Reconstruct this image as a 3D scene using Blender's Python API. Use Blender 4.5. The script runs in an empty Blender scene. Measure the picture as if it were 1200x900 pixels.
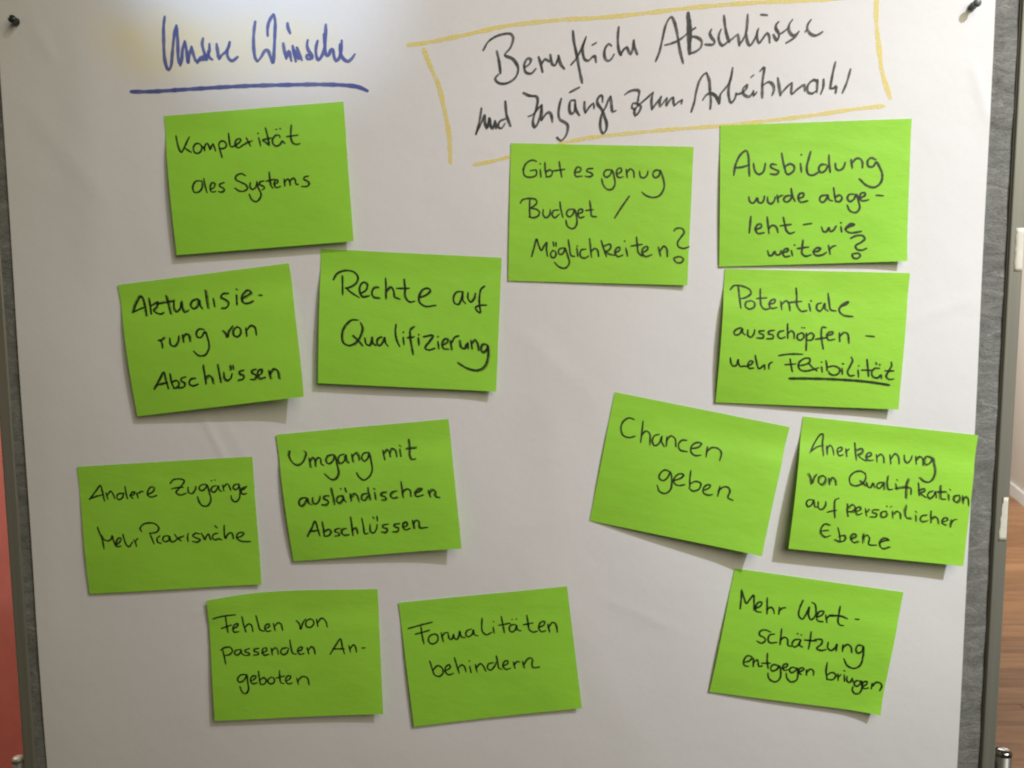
import bpy, math, random
from math import radians, sin, cos, pi, exp, sqrt, atan2
from mathutils import Vector, Matrix
random.seed(7)
SC = bpy.context.scene
COL = SC.collection

# ------------------------------------------------------------------ camera, light, exposure
# lamp colours times watts, and the room's ambient light
K1 = (690, 765, 840); K2 = (570, 550, 720); K3 = (64, 80, 106); K4 = (1.0, .8, .55); K5 = (26.6, 24.8, 18.2); AMB = (.026, .022, .016)
cam_d = bpy.data.cameras.new("camera"); cam = bpy.data.objects.new("camera", cam_d); COL.objects.link(cam)
cam_d.sensor_width = 36.0; cam_d.lens = 966.0/1200*36; cam_d.clip_start = .02; cam_d.clip_end = 60
cam.location = (0.018, -0.996, 1.45)
_p, _y, _r = radians(5.85), radians(-1.0), radians(-.4)
_f = Vector((sin(_y)*cos(_p), cos(_y)*cos(_p), -sin(_p))); _a = Vector((cos(_y), -sin(_y), 0)); _u = _a.cross(_f)
_R = cos(_r)*_a + sin(_r)*_u; _U = -sin(_r)*_a + cos(_r)*_u
cam.matrix_world = Matrix.Translation(cam.location) @ Matrix((_R, _U, -_f)).transposed().to_4x4()
cam_d.dof.use_dof = True; cam_d.dof.focus_distance = 1.0; cam_d.dof.aperture_fstop = 9.0
SC.camera = cam

world = bpy.data.worlds.new("World"); SC.world = world; world.use_nodes = True
bg = world.node_tree.nodes["Background"]
bg.inputs[0].default_value = (*AMB, 1); bg.inputs[1].default_value = 1.0

def lamp(name, kind, loc, target, power, color, **kw):
    d = bpy.data.lights.new(name, kind); m = max(color) or 1; d.energy = power*m; d.color = [c/m for c in color]
    for k, v in kw.items(): setattr(d, k, v)
    o = bpy.data.objects.new(name, d); COL.objects.link(o); o.location = loc
    o.rotation_euler = (Vector(target)-Vector(loc)).to_track_quat('-Z', 'Y').to_euler()
    return o
# the hall's ceiling spotlight, high up on the right; wide cone added for falloff
lamp("ceiling_spotlight_narrow", 'SPOT', (3.05, -3.1, 5.2), (1.124, 0, 1.787), 1.0, K1,
     spot_size=radians(19.2), spot_blend=1.0, shadow_soft_size=.06)
lamp("spotlight_added_cone", 'SPOT', (3.05, -3.1, 5.2), (.635, 0, 2.005), 1.0, K2,
     spot_size=radians(23.3), spot_blend=1.0, shadow_soft_size=.06)
# added cool spot standing in for lens glare over the paper's top
lamp("added_glare_spot", 'SPOT', (-.75, -1.7, 2.75), (-.285, 0, 1.865), 1.0, K3,
     spot_size=radians(11.8), spot_blend=1.0, shadow_soft_size=.03)
# added warm fill from the left, no lamp of the room
lamp("warm_left_fill", 'AREA', (-1.7, -1.5, 1.3), (-.7, 0, 1.1), 1.0, K4, shape='DISK', size=1.2)
# broad fill added above the board's right end to soften the shadows
lamp("soft_right_fill", 'AREA', (1.05, -1.55, 2.45), (.45, 0, 1.45), 1.0, K5, shape='DISK', size=1.8)
# added unseen fills that brighten the floor and walls behind the board
lamp("back_floor_fill", 'AREA', (1.9, 3.2, 2.8), (2.3, 3.4, 0), 26, (1.0, .96, .84), shape='DISK', size=1.4)
lamp("back_wall_fill", 'AREA', (2.0, 3.9, 2.4), (3.4, 4.4, 1.3), 80, (.97, .99, .93), shape='DISK', size=.8)
lamp("red_wall_fill", 'AREA', (-1.6, .35, 2.6), (-1.4, 1.2, .6), 46, (1.0, .88, .76), shape='DISK', size=.5)

SC.view_settings.view_transform = 'Standard'; SC.view_settings.look = 'None'
SC.view_settings.exposure = 0.06; SC.view_settings.gamma = 1; SC.view_settings.use_curve_mapping = False
SC.render.resolution_x, SC.render.resolution_y = 1024, 768
SC.cycles.filter_width = 2.1
SC.cycles.max_bounces = 6; SC.cycles.transparent_max_bounces = 16

TAPES = [(0.5943,0.605,1.4789,1.5296), (0.5931,0.6029,1.1525,1.2068)]
PINS = [(-0.5756, 1.7769), (0.5316, 1.7807)]
CHX0, CHX1, CHZ0, CHZ1 = -0.4816, -0.1695, 1.6964, 1.7919

# ------------------------------------------------------------------ helpers
def tag(o, label=None, cat=None, group=None, kind=None):
    if label: o['label'] = label
    if cat: o['category'] = cat
    if group: o['group'] = group
    if kind: o['kind'] = kind
    return o
def mesh(name, verts, faces, mat, parent=None, smooth=False, loc=None):
    me = bpy.data.meshes.new(name); me.from_pydata([tuple(v) for v in verts], [], faces); me.update()
    me.materials.append(mat)
    if smooth: me.polygons.foreach_set('use_smooth', [True]*len(me.polygons))
    o = bpy.data.objects.new(name, me); COL.objects.link(o)
    if loc: o.location = loc
    if parent: o.parent = parent
    return o
def empty(name, loc=(0, 0, 0)):
    o = bpy.data.objects.new(name, None); COL.objects.link(o); o.location = loc; o.empty_display_size = .05
    return o
def boxgeo(x0, x1, y0, y1, z0, z1, b=0.0):
    """box, with its long vertical / all edges chamfered by b"""
    if b <= 0:
        v = [(x0,y0,z0),(x1,y0,z0),(x1,y1,z0),(x0,y1,z0),(x0,y0,z1),(x1,y0,z1),(x1,y1,z1),(x0,y1,z1)]
        f = [(3,2,1,0),(4,5,6,7),(0,1,5,4),(1,2,6,5),(2,3,7,6),(3,0,4,7)]
        return v, f
    v, f = [], []
    def ring(z, i):
        s = len(v)
        X0, X1, Y0, Y1 = x0+i, x1-i, y0+i, y1-i
        for cx, cy, a0 in ((X1-b, Y0+b, -90), (X1-b, Y1-b, 0), (X0+b, Y1-b, 90), (X0+b, Y0+b, 180)):
            for k in range(4):
                a = radians(a0+k*30); v.append((cx+b*cos(a), cy+b*sin(a), z))
        return s
    n = 16; e = b*.35
    r = [ring(z0, e), ring(z0+e, 0), ring(z1-e, 0), ring(z1, e)]
    for a, c in zip(r, r[1:]):
        for k in range(n): f.append((a+k, a+(k+1) % n, c+(k+1) % n, c+k))
    f.append(tuple(r[0]+k for k in reversed(range(n)))); f.append(tuple(r[3]+k for k in range(n)))
    return v, f
def lathe(prof, n=28):
    """profile (r, z) round z"""
    v, f = [], []
    for r, z in prof:
        for k in range(n):
            a = 2*pi*k/n; v.append((r*cos(a), r*sin(a), z))
    for i in range(len(prof)-1):
        for k in range(n):
            f.append((i*n+k, i*n+(k+1) % n, (i+1)*n+(k+1) % n, (i+1)*n+k))
    f.append(tuple(reversed(range(n)))); f.append(tuple((len(prof)-1)*n+k for k in range(n)))
    return v, f

# ------------------------------------------------------------------ materials
class NT:
    def __init__(s, name):
        s.m = bpy.data.materials.new(name); s.m.use_nodes = True; s.t = s.m.node_tree
        s.b = s.t.nodes['Principled BSDF']; s.out = s.t.nodes['Material Output']
    def n(s, typ, **kw):
        o = s.t.nodes.new(typ)
        for k, v in kw.items():
            if k in o.inputs.keys(): o.inputs[k].default_value = v
            else: setattr(o, k, v)
        return o
    def l(s, a, b): s.t.links.new(a, b)
    def coord(s, scale=(1, 1, 1)):
        tc = s.n('ShaderNodeTexCoord'); mp = s.n('ShaderNodeMapping'); mp.inputs['Scale'].default_value = scale
        s.l(tc.outputs['Object'], mp.inputs[0]); return mp.outputs[0]
    def noise(s, co, scale, detail=3, rough=.5):
        q = s.n('ShaderNodeTexNoise', Scale=scale, Detail=detail, Roughness=rough); s.l(co, q.inputs['Vector']); return q.outputs['Fac']
    def ramp(s, fac, pts):
        r = s.n('ShaderNodeValToRGB'); e = r.color_ramp.elements
        while len(e) < len(pts): e.new(.5)
        for i, (p, c) in enumerate(pts): e[i].position = p; e[i].color = (*c, 1) if len(c) == 3 else c
        s.l(fac, r.inputs[0]); return r.outputs[0]
    def mix(s, fac, a, b, mode='MIX'):
        q = s.n('ShaderNodeMix', data_type='RGBA', blend_type=mode)
        for i, x in ((0, fac), (6, a), (7, b)):
            if hasattr(x, 'is_linked') or isinstance(x, bpy.types.NodeSocket): s.l(x, q.inputs[i])
            else: q.inputs[i].default_value = x if i == 0 else (*x, 1)
        return q.outputs[2]
    def math(s, op, a, b=0.0, c=0.0, clamp=False):
        q = s.n('ShaderNodeMath', operation=op, use_clamp=clamp)
        for i, x in enumerate((a, b, c)):
            if isinstance(x, bpy.types.NodeSocket): s.l(x, q.inputs[i])
            else: q.inputs[i].default_value = x
        return q.outputs[0]
    def bump(s, h, strength, dist):
        q = s.n('ShaderNodeBump', Strength=strength, Distance=dist); s.l(h, q.inputs['Height'])
        s.l(q.outputs[0], s.b.inputs['Normal']); return q

def simple(name, col, rough=.5, metal=0.0, nz=0.0, sc=40, bump=0.0):
    t = NT(name); t.b.inputs['Roughness'].default_value = rough; t.b.inputs['Metallic'].default_value = metal
    co = t.coord(); f = t.noise(co, sc, 4, .6)
    t.l(t.ramp(f, [(.3, [c*(1-nz) for c in col]), (.7, [min(1, c*(1+nz)) for c in col])]), t.b.inputs['Base Color'])
    if bump: t.bump(f, bump, .001)
    return t.m

def m_paper():
    t = NT('white_flipchart_paper'); t.b.inputs['Roughness'].default_value = .62
    t.b.inputs['Specular IOR Level'].default_value = .3
    co = t.coord()
    big = t.noise(co, 5, 3, .5); fine = t.noise(co, 900, 2, .6)
    base = t.ramp(big, [(.3, (.79, .782, .765)), (.7, (.82, .815, .80))])
    mid = t.noise(co, 240, 4, .7)
    base = t.mix(t.math('MULTIPLY', fine, .06), base, (.70, .69, .67))
    base = t.mix(t.math('MULTIPLY', t.math('SUBTRACT', mid, .45, clamp=True), .5, clamp=True), base, (.66, .64, .61))
    # pale yellow pastel chalk rubbed in behind the blue heading
    sep = t.n('ShaderNodeSeparateXYZ'); t.l(co, sep.inputs[0])
    w = t.n('ShaderNodeTexNoise', Scale=14.0, Detail=3.0); t.l(co, w.inputs['Vector'])
    wob = t.math('MULTIPLY', t.math('SUBTRACT', w.outputs['Fac'], .5), .05)
    x = t.math('ADD', sep.outputs['X'], wob); z = t.math('ADD', sep.outputs['Z'], wob)
    def inside(a, lo, hi, s):
        m1 = t.math('MULTIPLY', t.math('SUBTRACT', a, lo), 1/s, clamp=True); m2 = t.math('MULTIPLY', t.math('SUBTRACT', hi, a), 1/s, clamp=True)
        return t.math('MULTIPLY', m1, m2)
    xs = t.math('ADD', x, t.math('MULTIPLY', t.math('SUBTRACT', z, 1.72), .42))
    mk = t.math('MULTIPLY', inside(xs, CHX0, CHX1, .05), inside(z, CHZ0, CHZ1, .035))
    st = t.noise(t.coord((30, 30, 7)), 1.0, 3, .55)
    lft = t.math('ADD', .62, t.math('MULTIPLY', t.math('SUBTRACT', CHX0+.17, xs), 5.0, clamp=True), clamp=True)
    amt = t.math('MULTIPLY', t.math('MULTIPLY', mk, lft), t.math('MULTIPLY_ADD', st, .8, .30))
    amt = t.math('MULTIPLY', amt, .72, clamp=True)
    base = t.mix(amt, base, (.86, .74, .34))
    t.l(base, t.b.inputs['Base Color'])
    h = t.math('ADD', t.math('MULTIPLY', t.noise(co, 9, 4, .6), 1.0), t.math('MULTIPLY', fine, .02))
    t.bump(h, .36, .004)
    return t.m
def m_note(name, k):
    t = NT(name); t.b.inputs['Roughness'].default_value = .58; t.b.inputs['Specular IOR Level'].default_value = .3
    co = t.coord(); f = t.noise(co, 16, 4, .55); g = t.noise(co, 1100, 2, .5)
    c = (.375*k, .80, .062)
    base = t.ramp(f, [(.3, tuple(a*.965 for a in c)), (.72, tuple(min(1, a*1.03) for a in c))])
    base = t.mix(t.math('MULTIPLY', g, .07), base, (.22, .60, .03))
    t.l(base, t.b.inputs['Base Color'])
    lo = t.noise(t.coord((1, 1, 1.8)), 22, 5, .6)
    t.bump(t.math('ADD', t.math('MULTIPLY', lo, 1.0), t.math('MULTIPLY', g, .03)), .38, .003)
    tr = t.n('ShaderNodeBsdfTranslucent'); t.l(base, tr.inputs[0])
    mx = t.n('ShaderNodeMixShader'); mx.inputs[0].default_value = .10
    t.l(t.b.outputs[0], mx.inputs[1]); t.l(tr.outputs[0], mx.inputs[2]); t.l(mx.outputs[0], t.out.inputs[0])
    return t.m
def m_ink(name, col, a0, a1, sc, rough=.5, stretch=(1, 1, 1)):
    """marker or chalk: opacity varies along the stroke, overlaps grow denser"""
    t = NT(name); t.b.inputs['Base Color'].default_value = (*col, 1); t.b.inputs['Roughness'].default_value = rough
    co = t.coord(stretch); f = t.noise(co, sc, 4, .65)
    fac = t.ramp(f, [(.34, (a0,)*3), (.66, (a1,)*3)])
    tb = t.n('ShaderNodeBsdfTransparent'); mx = t.n('ShaderNodeMixShader')
    t.l(fac, mx.inputs[0]); t.l(tb.outputs[0], mx.inputs[1]); t.l(t.b.outputs[0], mx.inputs[2]); t.l(mx.outputs[0], t.out.inputs[0])
    return t.m
def m_felt():
    t = NT('grey_needle_felt'); t.b.inputs['Roughness'].default_value = 1.0; t.b.inputs['Specular IOR Level'].default_value = .1
    co = t.coord((1, 1, 2.4)); w = t.n('ShaderNodeTexNoise', Scale=26.0, Detail=6.0, Roughness=.68, Distortion=1.4); t.l(co, w.inputs['Vector'])
    f2 = t.noise(t.coord((1, 1, 3)), 260, 4, .7)
    s = t.math('ADD', t.math('MULTIPLY', w.outputs['Fac'], .55), t.math('MULTIPLY', f2, .45))
    t.l(t.ramp(s, [(.32, (.10, .10, .09)), (.52, (.225, .225, .205)), (.70, (.39, .39, .355))]), t.b.inputs['Base Color'])
    t.bump(s, .7, .003)
    return t.m
def m_wood():
    t = NT('brown_wood_laminate'); t.b.inputs['Roughness'].default_value = .42
    oi = t.n('ShaderNodeObjectInfo')
    tc = t.n('ShaderNodeTexCoord'); mp = t.n('ShaderNodeMapping'); mp.inputs['Scale'].default_value = (1.3, 22, 22)
    off = t.n('ShaderNodeVectorMath', operation='SCALE'); cx = t.n('ShaderNodeCombineXYZ')
    t.l(oi.outputs['Random'], cx.inputs[0]); t.l(oi.outputs['Random'], cx.inputs[1]); t.l(cx.outputs[0], off.inputs[0]); off.inputs['Scale'].default_value = 37.0
    ad = t.n('ShaderNodeVectorMath', operation='ADD'); t.l(tc.outputs['Object'], ad.inputs[0]); t.l(off.outputs[0], ad.inputs[1]); t.l(ad.outputs[0], mp.inputs[0])
    w = t.n('ShaderNodeTexNoise', Scale=2.2, Detail=6.0, Roughness=.6, Distortion=.5); t.l(mp.outputs[0], w.inputs['Vector'])
    g = t.ramp(w.outputs['Fac'], [(.28, (.17, .078, .033)), (.5, (.30, .145, .064)), (.75, (.42, .225, .11))])
    g = t.mix(1.0, g, t.ramp(oi.outputs['Random'], [(0, (.72, .68, .66)), (1, (1.15, 1.15, 1.15))]), 'MULTIPLY')
    t.l(g, t.b.inputs['Base Color']); t.bump(w.outputs['Fac'], .1, .001)
    return t.m
def m_alu(name, c, rough=.42):
    t = NT(name); t.b.inputs['Metallic'].default_value = .4; t.b.inputs['Roughness'].default_value = rough
    f = t.noise(t.coord((300, 300, 5)), 1.0, 3, .6)
    t.l(t.ramp(f, [(.3, tuple(a*.92 for a in c)), (.7, tuple(a*1.06 for a in c))]), t.b.inputs['Base Color'])
    return t.m

# ------------------------------------------------------------------ the setting: floor of planks, walls behind
W_FLOOR = m_wood()
v, f = boxgeo(-3.2, 5.2, -2.6, 9.2, -.10, -.0125)
floor = tag(mesh('floor', v, f, simple('dark_floor_base', (.06, .035, .02), .8)), kind='structure')
PW, PL = .145, 1.29
v, f = boxgeo(0, PL-.002, 0, PW-.0018, -.012, 0, .0012)
pm = bpy.data.meshes.new('plank'); pm.from_pydata(v, [], f); pm.materials.append(W_FLOOR)
npl = 0
for r in range(0, 46):
    y = .25 + r*PW
    xs = -3.0 + ((r*.47) % 1.0)*PL - PL
    xlim0 = .2 if r > 7 else -2.6
    k = 0
    while xs < 4.6:
        if xs+PL > xlim0 and xs < 2.3+.303*y+.3 and npl < 290:
            p = bpy.data.objects.new('plank', pm); COL.objects.link(p); p.parent = floor; p.location = (xs, y, random.uniform(-.0003, .0003)); npl += 1
        xs += PL
def wall_strip(name, p0, p1, z0, z1, th, mat, parent=None):
    d = Vector((p1[0]-p0[0], p1[1]-p0[1], 0)); n = Vector((d.y, -d.x, 0)).normalized()*th
    a = [Vector((p0[0], p0[1], 0)), Vector((p1[0], p1[1], 0))]; c = [a[1]+n, a[0]+n]
    b = a+c; vs = [(q.x, q.y, z0) for q in b]+[(q.x, q.y, z1) for q in b]
    return mesh(name, vs, [(0,1,2,3),(7,6,5,4),(1,0,4,5),(2,1,5,6),(3,2,6,7),(0,3,7,4)], mat, parent)
M_BEIGE = simple('beige_wall_paint', (.62, .54, .47), .8, nz=.03, sc=6, bump=.05)
sw = wall_strip('side_wall', (1.9, -.52), (4.86, 9.2), 0, 3.2, .12, M_BEIGE)
tag(sw, 'beige painted side wall with white baseboard above the wooden floor', 'wall')
wall_strip('baseboard', (1.883, -.51), (4.843, 9.2), 0, .085, .016, simple('white_baseboard_paint', (.80, .79, .76), .45), sw)
rw = wall_strip('red_wall', (-3.2, 1.25), (-.95, 1.25), 0, 3.0, -.10, simple('red_wall_paint', (.46, .13, .10), .7, nz=.07, sc=14, bump=.3))
tag(rw, 'salmon red painted wall panel seen past the left side of the pinboard', 'wall')

# ------------------------------------------------------------------ pinboard
board = empty('pinboard', (0, 0.02, 0)); 
tag(board, 'grey felt pinboard in a grey metal frame carrying the white paper and green notes', 'pinboard')
def part(name, geo, mat, parent=board, smooth=False, at=(0, 0, 0)):
    o = mesh(name, geo[0], geo[1], mat, None, smooth)
    for vx in o.data.vertices: vx.co += Vector(at)
    if parent:
        o.parent = parent; base = Vector(parent.location)
        if parent.parent: base = base + Vector(parent.parent.location)
        for vx in o.data.vertices: vx.co -= base
    return o
BZ0, BZ1 = .36, 1.86
# felt panel: a slightly uneven fibrous sheet front, on a core
FX0, FX1 = -.6155, .5880
vs, fs = [], []
nx, nz = 60, 75
for j in range(nz+1):
    for i in range(nx+1):
        x = FX0+(FX1-FX0)*i/nx; z = BZ0+.015+(BZ1-BZ0-.03)*j/nz
        vs.append((x, .0006*sin(31*x+7*z)*sin(23*z)+.0004*sin(90*z+20*x), z))
for j in range(nz):
    for i in range(nx):
        a = j*(nx+1)+i; fs.append((a, a+1, a+nx+2, a+nx+1))
s = len(vs); vs += [(x, .022, z) for z in (BZ0+.015, BZ1-.015) for x in (FX0, FX1)]
fs += [(s+1, s, s+2, s+3)]
part('felt_panel', (vs, fs), m_felt(), smooth=True)
M_ALU = m_alu('grey_aluminium', (.27, .265, .215), .5)
M_SHADE = simple('painted_profile_shade', (.05, .045, .035), .7)  # dark colour standing in for shade beside the profile
M_CHROME = simple('bright_chrome', (.42, .42, .42), .22, 1.0)
M_POST = m_alu('dark_post_steel', (.16, .15, .125), .4)
for x0, x1 in ((-.6315, -.6155), (.5880, .6050)):
    part('side_profile', boxgeo(x0, x1, -.0040 if x0 > 0 else -.0022, .024, BZ0, BZ1, .0025), M_ALU, smooth=False)
for z0, z1 in ((BZ0-.018, BZ0-.0005), (BZ1+.0005, BZ1+.018)):
    part('cross_profile', boxgeo(-.6315, .6050, -.0040, .024, z0, z1, .0025), M_ALU)
# dark strip painting in the shade where felt meets the right profile
part('shade_strip', boxgeo(.5866, .5878, -.0018, .003, BZ0+.016, BZ1-.016), M_SHADE)
def post(xc, r, top, y, capm):
    p = part('leg_post', lathe([(r, .03), (r, top-.0045)]), M_POST, smooth=False, at=(xc, y, 0))
    p.data.polygons.foreach_set('use_smooth', [len(q.vertices) == 4 for q in p.data.polygons])
    part('post_cap', lathe([(r+.0004, top-.005), (r+.0006, top-.002), (r*.96, top-.0004), (r*.86, top+.0006), (r*.5, top+.0013), (r*.08, top+.0015)]), capm, p, True, at=(xc, y, 0))
    part('foot_bar', boxgeo(xc-.02, xc+.02, y-.28, y+.28, .0005, .03, .008), M_POST)
    for zz in (.45, .80):
        part('clamp', boxgeo(min(xc, xc-(.012 if xc > 0 else -.012)), max(xc, xc-(.012 if xc > 0 else -.012)), y-.008, y+.008, zz-.02, zz+.02, .002), M_POST)
post(.6190, .0095, .8785, .004, M_CHROME)
post(-.6430, .0068, .8645, .006, M_ALU)
# masking tape wrapped over the right profile
M_TAPE = simple('cream_masking_tape', (.72, .69, .58), .7, nz=.06, sc=60, bump=.3)
def tape(x0, x1, z0, z1, label, skew, name='masking_tape'):
    vs, fs = [], []; n = 10; mth = .0006
    for j in range(n+1):
        z = z0+(z1-z0)*j/n
        e = .0008*sin(j*2.3)+skew*j/n
        row = [(x0+e, -.0042), (x0*.6+x1*.4, -.00425), (x1-.0026, -.00425), (x1-.0012, -.0038), (x1-.0001, -.0024), (x1+.0003, .018)]
        if x1 < .6045: row = [(x0+e, -.0042), (x0*.7+x1*.3, -.00425), ((x0+x1)/2, -.00428), (x0*.3+x1*.7, -.00425), (x1-.001, -.0042), (x1, -.00415)]
        vs += [(a, b, z) for a, b in row]
    for j in range(n):
        for i in range(5):
            a = j*6+i; fs.append((a, a+1, a+7, a+6))
    o = mesh(name, vs, fs, M_TAPE, smooth=True); md = o.modifiers.new('thickness', 'SOLIDIFY'); md.thickness = .00012; md.offset = 0
    tag(o, label, 'tape')
tape(TAPES[0][0], TAPES[0][1], TAPES[0][2], TAPES[0][3], 'upper short piece of cream masking tape stuck on the right metal profile', .0)
tape(TAPES[1][0], TAPES[1][1], TAPES[1][2], TAPES[1][3], 'lower tapering strip of cream masking tape on the right metal profile', .0035)

# ------------------------------------------------------------------ paper
def paper_h(x, z):
    return .0031+.0011*sin(5.1*x+1.2)*sin(3.3*z+.4)+.0006*sin(11*x-4*z)+.0005*sin(17*z+6*x+1.0)+.0003*sin(29*x+13*z)

CREASES = [(-0.39157, 1.73019, -0.39353, 1.66392, 0.00035, 0.0015), (-0.37732, 1.30839, -0.3504, 1.25315, 0.0008, 0.0035), (-0.38751, 1.31476, -0.35997, 1.29776, 0.0004, 0.005), (-0.35217, 1.30826, -0.31534, 1.23379, 0.00035, 0.006), (0.11015, 1.08115, 0.19517, 1.04271, 0.0004, 0.007), (-0.39993, 1.05743, -0.38338, 1.06838, 0.0005, 0.0015), (-0.39749, 1.06405, -0.38352, 1.06507, 0.0004, 0.0012), (0.53507, 1.71669, 0.55568, 1.65412, 0.0007, 0.005), (0.00116, 1.42041, 0.10397, 1.32685, 0.0004, 0.012), (-0.49913, 1.79125, -0.50032, 1.47499, 0.0012, 0.028), (0.04208, 1.37904, 0.05724, 1.14663, 0.0007, 0.026), (0.04131, 1.10334, 0.17051, 0.86851, 0.001, 0.032), (-0.56341, 1.31995, -0.59205, 1.01583, 0.0006, 0.02), (0.46912, 1.41743, 0.54822, 1.44723, 0.0004, 0.008), (-0.57152, 1.68559, -0.48599, 1.57583, 0.0006, 0.014), (-0.55534, 1.77756, -0.53288, 1.72887, 0.0005, 0.008)]
def crease(x, z):
    h = 0
    for (ax, az, bx, bz, amp, sg) in CREASES:
        dx, dz = bx-ax, bz-az; L2 = dx*dx+dz*dz
        t = ((x-ax)*dx+(z-az)*dz)/L2
        if t < -.3 or t > 1.3: continue
        d = ((x-ax)*dz-(z-az)*dx)/sqrt(L2)
        fall = 1/(1+exp(-14*(t))) * 1/(1+exp(14*(t-1)))
        h += amp*exp(-(d/sg)**2)*fall
    return h
PX0, PX1, PZ0, PZ1 = -.5998, .5577, .42, 1.8027
nx, nz = 300, 350
vs, fs = [], []
for j in range(nz+1):
    for i in range(nx+1):
        x = PX0+(PX1-PX0)*i/nx; z = PZ0+(PZ1-PZ0)*j/nz
        vs.append((x, -(paper_h(x, z)+crease(x, z)), z))
for j in range(nz):
    for i in range(nx):
        a = j*(nx+1)+i; fs.append((a, a+1, a+nx+2, a+nx+1))
n1 = len(vs); vs += [(x, y+.00025, z) for x, y, z in vs]; fs += [tuple(reversed([n1+a for a in q])) for q in fs]
rim = [k for k in range(nx+1)]+[j*(nx+1)+nx for j in range(1, nz+1)]+[nz*(nx+1)+k for k in range(nx-1, -1, -1)]+[j*(nx+1) for j in range(nz-1, 0, -1)]
s0 = len(vs); nr = len(rim); vs += [vs[a] for a in rim]+[vs[n1+a] for a in rim]
for a in range(nr): fs.append((s0+a, s0+nr+a, s0+nr+(a+1) % nr, s0+(a+1) % nr))
paper = mesh('paper_sheet', vs, fs, m_paper(), smooth=True)
tag(paper, 'large white flipchart paper with two handwritten headings pinned on the grey felt board', 'paper')

# ------------------------------------------------------------------ pen strokes as thin ribbons of ink
def spline(pts, step):
    if len(pts) == 2:
        n = max(2, int(math.dist(*pts)/step)); return [(pts[0][0]+(pts[1][0]-pts[0][0])*k/n, pts[0][1]+(pts[1][1]-pts[0][1])*k/n) for k in range(n+1)]
    out = []; P = [(2*pts[0][0]-pts[1][0], 2*pts[0][1]-pts[1][1])]+pts+[(2*pts[-1][0]-pts[-2][0], 2*pts[-1][1]-pts[-2][1])]
    for i in range(1, len(P)-2):
        p0, p1, p2, p3 = P[i-1:i+3]
        d = lambda a, b: max(1e-6, math.dist(a, b))**.5
        t0, t1 = 0, d(p0, p1); t2 = t1+d(p1, p2); t3 = t2+d(p2, p3)
        n = max(2, int(math.dist(p1, p2)/step))
        for k in range(n):
            t = t1+(t2-t1)*k/n
            c = []
            for q in (0, 1):
                A1 = (t1-t)/(t1-t0)*p0[q]+(t-t0)/(t1-t0)*p1[q]; A2 = (t2-t)/(t2-t1)*p1[q]+(t-t1)/(t2-t1)*p2[q]; A3 = (t3-t)/(t3-t2)*p2[q]+(t-t2)/(t3-t2)*p3[q]
                B1 = (t2-t)/(t2-t0)*A1+(t-t0)/(t2-t0)*A2; B2 = (t3-t)/(t3-t1)*A2+(t-t1)/(t3-t1)*A3
                c.append((t2-t)/(t2-t1)*B1+(t-t1)/(t2-t1)*B2)
            out.append(tuple(c))
    out.append(pts[-1]); return out
class Ink:
    def __init__(s, surf): s.v, s.f, s.surf, s.h = [], [], surf, .00014
    def stroke(s, pts, wv, wh, ang=0.0, step=.0016, jit=.10, taper=.75):
        """pts metres on the sheet; nib wv x wh turned by ang"""
        q = spline(pts, step); n = len(q)
        if n == 2 and math.dist(*q) < 1e-5: return
        ph = random.uniform(0, 9); e1 = (cos(ang), sin(ang)); e2 = (-sin(ang), cos(ang))
        lft, rgt = [], []
        T = []
        for i in range(n):
            a, b = q[max(0, i-1)], q[min(n-1, i+1)]; dx, dy = b[0]-a[0], b[1]-a[1]; L = math.hypot(dx, dy) or 1e-9
            T.append((dx/L, dy/L))
        s.h += .000012
        def wid(i):
            nx, ny = -T[i][1], T[i][0]
            w = .5*math.hypot(wv*(nx*e1[0]+ny*e1[1]), wh*(nx*e2[0]+ny*e2[1]))
            m = min(i, n-1-i)*step
            k = 1+jit*sin(i*.55+ph)+jit*.6*sin(i*1.37+2*ph)
            k *= taper+(1-taper)*min(1, m/.004)
            return w*k
        base = len(s.v)
        # start cap, body, end cap : every cross-section a little higher than the last so that crossings never coincide
        def put(x, y, hh): s.v.append(s.surf(x, y, hh)); return len(s.v)-1
        W0 = wid(0); a0 = atan2(T[0][1], T[0][0])
        c = put(q[0][0], q[0][1], s.h)
        arc = [put(q[0][0]+W0*cos(a0+pi/2+pi*k/6), q[0][1]+W0*sin(a0+pi/2+pi*k/6), s.h) for k in range(7)]
        for k in range(6): s.f.append((c, arc[k], arc[k+1]))
        prev = (arc[0], c, arc[6])
        for i in range(1, n):
            s.h += .0000004
            w = wid(i); nx, ny = -T[i][1], T[i][0]; x, y = q[i]
            # sharp turn: start a new section so the ribbon does not fold
            dot = T[i][0]*T[i-1][0]+T[i][1]*T[i-1][1]
            l, m, r = put(x+nx*w, y+ny*w, s.h), put(x, y, s.h), put(x-nx*w, y-ny*w, s.h)
            if dot > .3:
                s.f.append((prev[0], prev[1], m, l)); s.f.append((prev[1], prev[2], r, m))
            else:
                cc = [put(x+w*cos(pi*k/5), y+w*sin(pi*k/5), s.h+.000003) for k in range(10)]
                s.f.append(tuple(cc))
            prev = (l, m, r)
        w = wid(n-1); a0 = atan2(T[-1][1], T[-1][0])-pi/2
        arc = [prev[2]]+[put(q[-1][0]+w*cos(a0+pi*k/6), q[-1][1]+w*sin(a0+pi*k/6), s.h) for k in range(1, 6)]+[prev[0]]
        for k in range(6): s.f.append((prev[1], arc[k], arc[k+1]))
    def build(s, name, mat, parent):
        # face every ribbon towards the reader
        o = mesh(name, s.v, s.f, mat, parent); return o

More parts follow.
